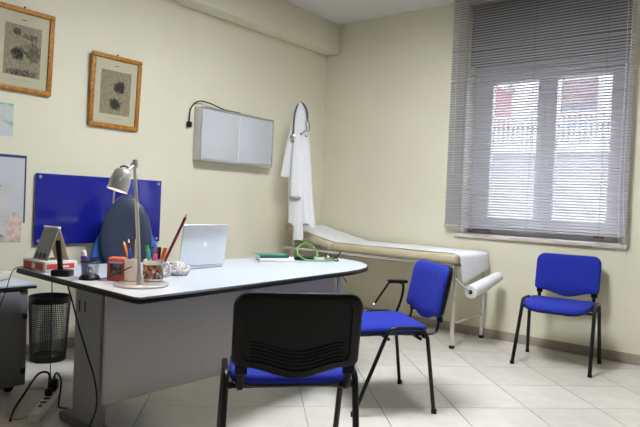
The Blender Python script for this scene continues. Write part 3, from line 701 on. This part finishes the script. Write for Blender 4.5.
# papers
def sheet(name, label, y0, y1, z0, z1, m, x=.0008, rot=0, curl=.0):
    bm = B(); n = 6; W = y1-y0; Hh = z1-z0
    G = [[(curl*((j/n-.5)**2)*4+x, -W/2+W*j/n, -Hh/2+Hh*i/n) for j in range(n+1)] for i in range(n+1)]
    R1 = [[bm.verts.new(p) for p in r] for r in G]; R2 = [[bm.verts.new((p[0]+.0006, p[1], p[2])) for p in r] for r in G]
    for i in range(n):
        for j in range(n):
            bm.faces.new((R1[i][j], R1[i][j+1], R1[i+1][j+1], R1[i+1][j])); bm.faces.new((R2[i][j], R2[i+1][j], R2[i+1][j+1], R2[i][j+1]))
    for i in range(n):
        for a, b_ in (((i, 0), (i+1, 0)), ((i, n), (i+1, n)), ((0, i), (0, i+1)), ((n, i), (n, i+1))):
            bm.faces.new((R1[a[0]][a[1]], R1[b_[0]][b_[1]], R2[b_[0]][b_[1]], R2[a[0]][a[1]]))
    o = obj(name, bm, m, None, 60); o.location = (XL, (y0+y1)/2, (z0+z1)/2); o.rotation_euler = (rot, 0, 0)
    return tag(o, label, 'paper', 'papers pinned on the left wall')
M_form = printed('form_print', [(.35, (.60, .61, .66)), (.95, (.50, .51, .56))], (1, 1, 1), 'lines', .7, 30)
po = thing('notice_sheet', 'blue bordered notice sheet on the left wall', 'paper', (XL+.001, 1.70, .925), 0, 'papers pinned on the left wall')
bpart('border', mat('blue_print', (.02, .04, .16), .6), po, (.0008, 0, .231), (.0014, .42, .462))
bpart('form', M_form, po, (.002, -.004, .222), (.001, .404, .442))
bpart('mark', mat('blue_print', (.02, .04, .16), .6), po, (.003, .10, .06), (.0006, .11, .012))
sheet('leaflet', 'small card with green picture below the framed engraving', 1.62, 1.812, 1.508, 1.728, printed('leaflet_print', [(.36, (.26, .46, .34)), (.44, (.52, .58, .54)), (.55, (.58, .58, .62))], (1, .8, 1.4), 'noise', .6, 9, 5))
sheet('leaflet', 'pale pink sheet low on the left wall beneath the notice', 1.60, 1.885, .80, 1.0, printed('pink_print', [(.42, (.62, .42, .36)), (.55, (.68, .60, .56))], (1, 1, 1), 'noise', .7, 30, 4), x=.005)
sheet('leaflet', 'curling white sheet hanging over the notice', 1.52, 1.80, .86, 1.20, printed('white_print', [(.27, (.14, .14, .16)), (.31, (.58, .57, .58)), (.6, (.64, .63, .63))], (1, 1, 1), 'noise', .7, 9, 3), x=.008, rot=-.12, curl=.02)

# ------------------------------------------------------------------ coat stand, coat, stethoscope
CB = (-3.92, 4.28, 0)
cs = thing('coat_stand', 'thin chrome coat stand in the corner behind the desk', 'coat stand', CB, CAMR)
PX = .112
tpart('pole', M_alu, cs, [(PX, 0, .02), (PX, 0, 2.06)], .011, 10)
part('stand_base', M_blackm, cs, lambda bm: lathe(bm, [(.15, 0), (.15, .012), (.03, .03), (.015, .05)], 28, (PX, -.03, 0)))
for a in (0, 2.1, 4.2): tpart('hook', M_alu, cs, [(PX, 0, 2.03), (PX+.05*math.cos(a), .05*math.sin(a), 2.02), (PX+.075*math.cos(a), .075*math.sin(a), 2.06)], .006, 7, 4)
coat = thing('lab_coat', 'white lab coat hanging from the coat stand', 'coat', (CB[0], CB[1], 0), CAMR)
def coat_rings(lv, n=48, hem=None, seed=1, squash=.42, cy=-.06):
    rg = random.Random(seed); p = [(rg.uniform(0, 6), rg.choice([5, 7, 9, 11])) for _ in range(3)]; rings = []
    for i, (z, x0, x1) in enumerate(lv):
        cx, hw = (x0+x1)/2, (x1-x0)/2; amp = min(.22, .05+.2*i/len(lv)); ring = []
        for j in range(n):
            a = 2*math.pi*j/n; k = 1+amp*sum(math.sin(a*q+ph+z*1.2) for ph, q in p)/3*1.2
            zz = z
            if hem and i == len(lv)-1: zz = hem(math.cos(a), math.sin(a), z)
            ring.append((cx+hw*math.cos(a)*(1+(k-1)*.35), cy+hw*squash*math.sin(a)*k, zz))
        rings.append(ring)
    return rings
body = [(2.105, .105, .130), (2.085, .085, .155), (2.04, .062, .180), (1.95, .050, .200), (1.76, .040, .220), (1.6, .035, .235), (1.46, .03, .25), (1.3, .035, .262), (1.15, .045, .278), (1.0, .05, .30), (.93, .048, .312)]
def hem(c, s, z): return z+.02*math.sin(5*c)
part('body', M_cloth, coat, lambda bm: rings_loft(bm, coat_rings(body, hem=hem, seed=2), True, True), 80)
flap = [(1.80, .10, .16), (1.5, .095, .17), (1.25, .098, .185), (1.0, .105, .198), (.79, .112, .203)]
part('front_panel', M_cloth, coat, lambda bm: rings_loft(bm, coat_rings(flap, seed=5, cy=-.10, squash=.35), True, True), 80)
sl1 = [(1.95, .055, .10), (1.75, .018, .085), (1.55, -.015, .068), (1.385, -.038, .050)]
part('sleeve', M_cloth, coat, lambda bm: rings_loft(bm, coat_rings(sl1, 28, seed=7, cy=-.085, squash=.5), True, True), 80)
sl2 = [(1.80, .085, .135), (1.6, .07, .15), (1.4, .062, .165), (1.20, .062, .172)]
part('sleeve', M_cloth, coat, lambda bm: rings_loft(bm, coat_rings(sl2, 28, seed=9, cy=-.145, squash=.42), True, True), 80)
tpart('collar', M_cloth, coat, [(.060, -.08, 1.80), (.075, -.085, 1.98), (.10, -.075, 2.06), (.13, -.075, 2.06), (.165, -.085, 1.98), (.17, -.09, 1.82)], .014, 8, 5)
s2_ = thing('stethoscope', 'dark grey stethoscope draped over the hanging white coat', 'stethoscope', (CB[0], CB[1], 1.74), CAMR)
M_dk = mat('grey_tubing', (.07, .08, .09), .4)
tpart('tubing', M_dk, s2_, [(.070, -.125, .05), (.070, -.12, .16), (.078, -.11, .26), (.098, -.075, .335), (.12, -.04, .365), (.155, -.07, .345), (.188, -.105, .28), (.197, -.115, .20)], .0095, 8, 6)
part('chest_piece', M_chrome, s2_, lambda bm: lathe(bm, [(.014, -.01), (.030, -.006), (.030, .006), (.014, .012)], 18, (.072, -.134, .025), Rx(math.pi/2)))
for x1, x2, z2 in ((.185, .178, .03), (.215, .205, .06)):
    e = tpart('ear_tube', M_dk, s2_, [(.197, -.115, .20), (x1, -.122, .16), ((x1+x2)/2+.01, -.130, .10), (x2-.045 if x2 < .19 else x2-.01, -.136, z2+.02)], .0042, 6, 5)
tpart('ear_tip', M_black, s2_, [(.130, -.138, .060), (.150, -.138, .048)], .006, 6); tpart('ear_tip', M_black, s2_, [(.185, -.138, .040), (.2, -.138, .032)], .006, 6)

# ------------------------------------------------------------------ examination couch
co = thing('examination_couch', 'beige padded examination couch on chrome legs under the window', 'couch', (-2.18, 4.80, 0))
# local x runs to the left end (negative), y 0 is the middle (4.80)
hy = .315
def mattress(bm, x0, x1, zb0, zb1, th):
    """rounded slab between two end positions (x, bottom z)"""
    prof = []
    r = .028
    for cy, cz, a0 in ((hy-r, th-r, 0), (-hy+r, th-r, 90), (-hy+r, r, 180), (hy-r, r, 270)):
        for k in range(5):
            a = math.radians(a0+22.5*k); prof.append((cy+r*math.cos(a), cz+r*math.sin(a)))
    d = Vector((x1-x0, 0, zb1-zb0)); L = d.length; ex = d.normalized(); up = Vector((-ex.z, 0, ex.x)) if ex.x > 0 else Vector((ex.z, 0, -ex.x))
    rg = []
    for t, k in ((0, .90), (.012/L, .975), (.03/L, 1), (.5, 1.005), (1-.03/L, 1), (1-.012/L, .975), (1, .90)):
        rg.append([Vector((x0, 0, zb0))+d*t+Vector((0, y*k, 0))+up*(th/2+(z-th/2)*k) for y, z in prof])
    rings_loft(bm, rg)
part('mattress', M_vinyl, co, lambda bm: mattress(bm, 0, -1.30, .70, .70, .075), 60)
part('head_section', M_vinyl, co, lambda bm: mattress(bm, -1.305, -1.90, .70, .835, .075), 60)
for y in (-.30, .30): tpart('side_rail', M_chrome, co, [(-.01, y, .684), (-1.90, y, .684)], .016, 10)
for x in (-.01, -1.90, -1.30): tpart('end_rail', M_chrome, co, [(x, -.30, .684), (x, .30, .684)], .016, 10)
for x in (-.015, -1.80):
    for y in (-.29, .29):
        lg = tpart('leg', M_chrome, co, [(x, y, .012), (x, y, .68)], .0195, 12)
        part('foot', M_rubber, lg, lambda bm: lathe(bm, [(.023, 0), (.023, .02), (.0205, .026)], 12, (x, y, 0)))
    tpart('stretcher', M_chrome, co, [(x, -.29, .21), (x, .29, .21)], .012, 10)
tpart('head_stay', M_blackm, co, [(-1.42, -.20, .69), (-1.18, -.20, .40)], .006, 8)
tpart('head_prop', M_chrome, co, [(-1.75, -.2, .80), (-1.62, -.2, .69)], .008, 8)
# paper covering
pp = thing('couch_paper', 'white disposable paper sheet spread over the couch', 'paper sheet', (-2.18, 4.80, 0))
def paperpath():
    rg = random.Random(4); P = []
    for x, z in ((-1.88, .9125), (-1.6, .8475), (-1.34, .788), (-1.28, .7795), (-1.0, .7785), (-.7, .7785), (-.4, .779), (-.1, .779), (-.03, .7785)): P.append((x, z))
    return P
def paper(bm):
    P = paperpath(); pts = []
    for (x0, z0), (x1, z1) in zip(P, P[1:]):
        for k in range(6): pts.append((x0+(x1-x0)*k/6, z0+(z1-z0)*k/6))
    pts += [(-.005, .775), (.010, .765), (.016, .74), (.017, .70), (.018, .65), (.019, .60), (.020, .56), (.022, .535)]
    rg = random.Random(8); n = 18; ys = [-.285+.57*j/n for j in range(n+1)]; G = []
    ph = [(rg.uniform(0, 6), rg.uniform(6, 22), rg.uniform(-4, 4)) for _ in range(5)]
    m = len(pts)
    for i, (x, z) in enumerate(pts):
        row = []; hang = x > -.006
        for j, y in enumerate(ys):
            wv = sum(math.sin(y*q+p+x*r*2) for p, q, r in ph)/5
            yy = y+(.012*math.sin(x*9+1.3)+.006*math.sin(x*31) if not hang else .0)
            if hang:
                frac = (.775-z)/.24; zz = .775-frac*(.24-.11*max(0, (j/n-.15))) ; row.append((x+.003+.008*max(0, wv)*min(1, frac*2), yy*(1-.07*frac)+.03*frac, zz))
            else: row.append((x, yy, z+.0016+.0035*abs(wv)))
        G.append(row)
    R1 = [[bm.verts.new(p) for p in r] for r in G]
    for i in range(m-1):
        for j in range(n): bm.faces.new((R1[i][j], R1[i][j+1], R1[i+1][j+1], R1[i+1][j]))
bm = B(); paper(bm); pso = obj('sheet', bm, M_paper, pp, 80); sm = pso.modifiers.new('thick', 'SOLIDIFY'); sm.thickness = .0008; sm.offset = 1
# roll and its holder
rl = thing('paper_roll', 'white paper roll on a tilted holder at the couch end', 'paper roll', (-2.18, 4.80, 0))
A = Vector((.125, -.285, .482)); Bq = Vector((.145, .215, .572)); ax = (Bq-A); q = ax.to_track_quat('Z', 'Y').to_matrix(); LL = ax.length
part('roll', M_paper, rl, lambda bm: (lathe(bm, [(.018, 0), (.053, 0), (.054, .01), (.050, LL*.6), (.045, LL), (.018, LL), (.018, 0)], 28, A, q, False, False)), 40)
part('core', M_black, rl, lambda bm: lathe(bm, [(.012, -.012), (.019, -.006), (.019, LL+.006), (.012, LL+.02)], 14, A, q))
tpart('holder_arm', M_chrome, rl, [(.005, -.312, .575), (.06, -.312, .53), A+Vector((0, -.012, 0))], .0065, 8)
tpart('loose_end', M_paper, rl, [A+ax*.25+Vector((.0, 0, -.055)), A+ax*.6+Vector((0, 0, -.055)), A+ax*.75+Vector((.0, 0, -.060))], [.008, .020, .006], 8, flat=.1)

# ------------------------------------------------------------------ floor cables and power strip
pst = thing('power_strip', 'white power strip with red switch on the floor', 'power strip', (-3.08, 1.555, .0), math.radians(140))
bpart('strip_body', M_white, pst, (0, 0, .021), (.44, .055, .042), .008)
bpart('switch', mat('red_switch', (.6, .02, .015), .3), pst, (-.10, 0, .045), (.026, .018, .008), .002)
for x in (-.04, .02, .08, .14, .19): part('socket', M_black, pst, lambda bm: lathe(bm, [(.018, .0425), (.018, .0432)], 16, (x, 0, 0)))
for k, (x, dx) in enumerate(((.165, .02), (.06, -.01))):
    pl = thing('power_plug', ['large black power adaptor plugged at the strip end', 'small black plug in the middle of the power strip'][k], 'plug', (-3.08+x*math.cos(math.radians(140)), 1.555+x*math.sin(math.radians(140)), .0435), math.radians(140), 'plugs in the power strip')
    part('plug_body', M_rubber, pl, lambda bm: box(bm, (0, 0, .03 if k == 0 else .02), ((.055, .05, .058) if k == 0 else (.036, .036, .04)), None, .012, 3))
def cable(label, pts, r=.0045, m=M_rubber, grp='cables under the desk'):
    bm = B(); tube(bm, smooth_path(pts, 7), r, 7); return tag(obj('cable', bm, m, None, 60), label, 'cable', grp)
cable('black cable hanging down in front of the desk leg', [(-2.71, 1.46, .70), (-2.695, 1.478, .62), (-2.655, 1.485, .53), (-2.56, 1.483, .40), (-2.47, 1.478, .28), (-2.45, 1.47, .16), (-2.52, 1.44, .02), (-2.62, 1.40, .006)], .004)
cable('thin dark cable dropping from the desk past the waste bin', [(-3.262, 1.64, .742), (-3.30, 1.66, .738), (-3.40, 1.72, .70), (-3.425, 1.745, .60), (-3.425, 1.75, .30), (-3.42, 1.75, .10), (-3.37, 1.74, .02), (-3.28, 1.735, .012), (-3.245, 1.70, .05), (-3.225, 1.678, .115)], .003)
cable('thin wire drooping from the flat box to the side cabinet', [(-3.10, 1.47, .742), (-3.22, 1.455, .742), (-3.29, 1.45, .70), (-3.33, 1.44, .60), (-3.35, 1.40, .48), (-3.37, 1.30, .40)], .0022)
cable('white cable looping on the floor beside the cabinet', [(-3.37, 1.69, .006), (-3.33, 1.62, .03), (-3.29, 1.52, .05), (-3.22, 1.43, .006), (-3.08, 1.36, .006), (-3.0, 1.38, .006), (-2.99, 1.42, .012)], .005, mat('cream_cable', (.5, .47, .42), .5))
cable('black cable arching from the small plug to the floor', [(-3.126, 1.594, .09), (-3.14, 1.60, .16), (-3.20, 1.57, .15), (-3.21, 1.50, .05), (-3.14, 1.42, .006), (-3.0, 1.34, .006)], .006)
cable('black cable curling from the large plug beside the strip', [(-3.206, 1.661, .108), (-3.19, 1.67, .14), (-3.12, 1.66, .11), (-3.06, 1.62, .03), (-3.02, 1.60, .008), (-2.97, 1.62, .008)], .005)
cable('black cable lying along the floor to the cabinet', [(-3.45, 1.30, .006), (-3.33, 1.40, .006), (-3.25, 1.36, .006), (-3.10, 1.28, .006)], .005)
cable('thin black lamp cable across the desk in front of red box', [(-2.62, 1.60, DZ+.004), (-2.585, 1.555, DZ+.008), (-2.52, 1.548, DZ+.022), (-2.455, 1.552, DZ+.045), (-2.40, 1.558, DZ+.068), (-2.358, 1.568, DZ+.088)], .0028)
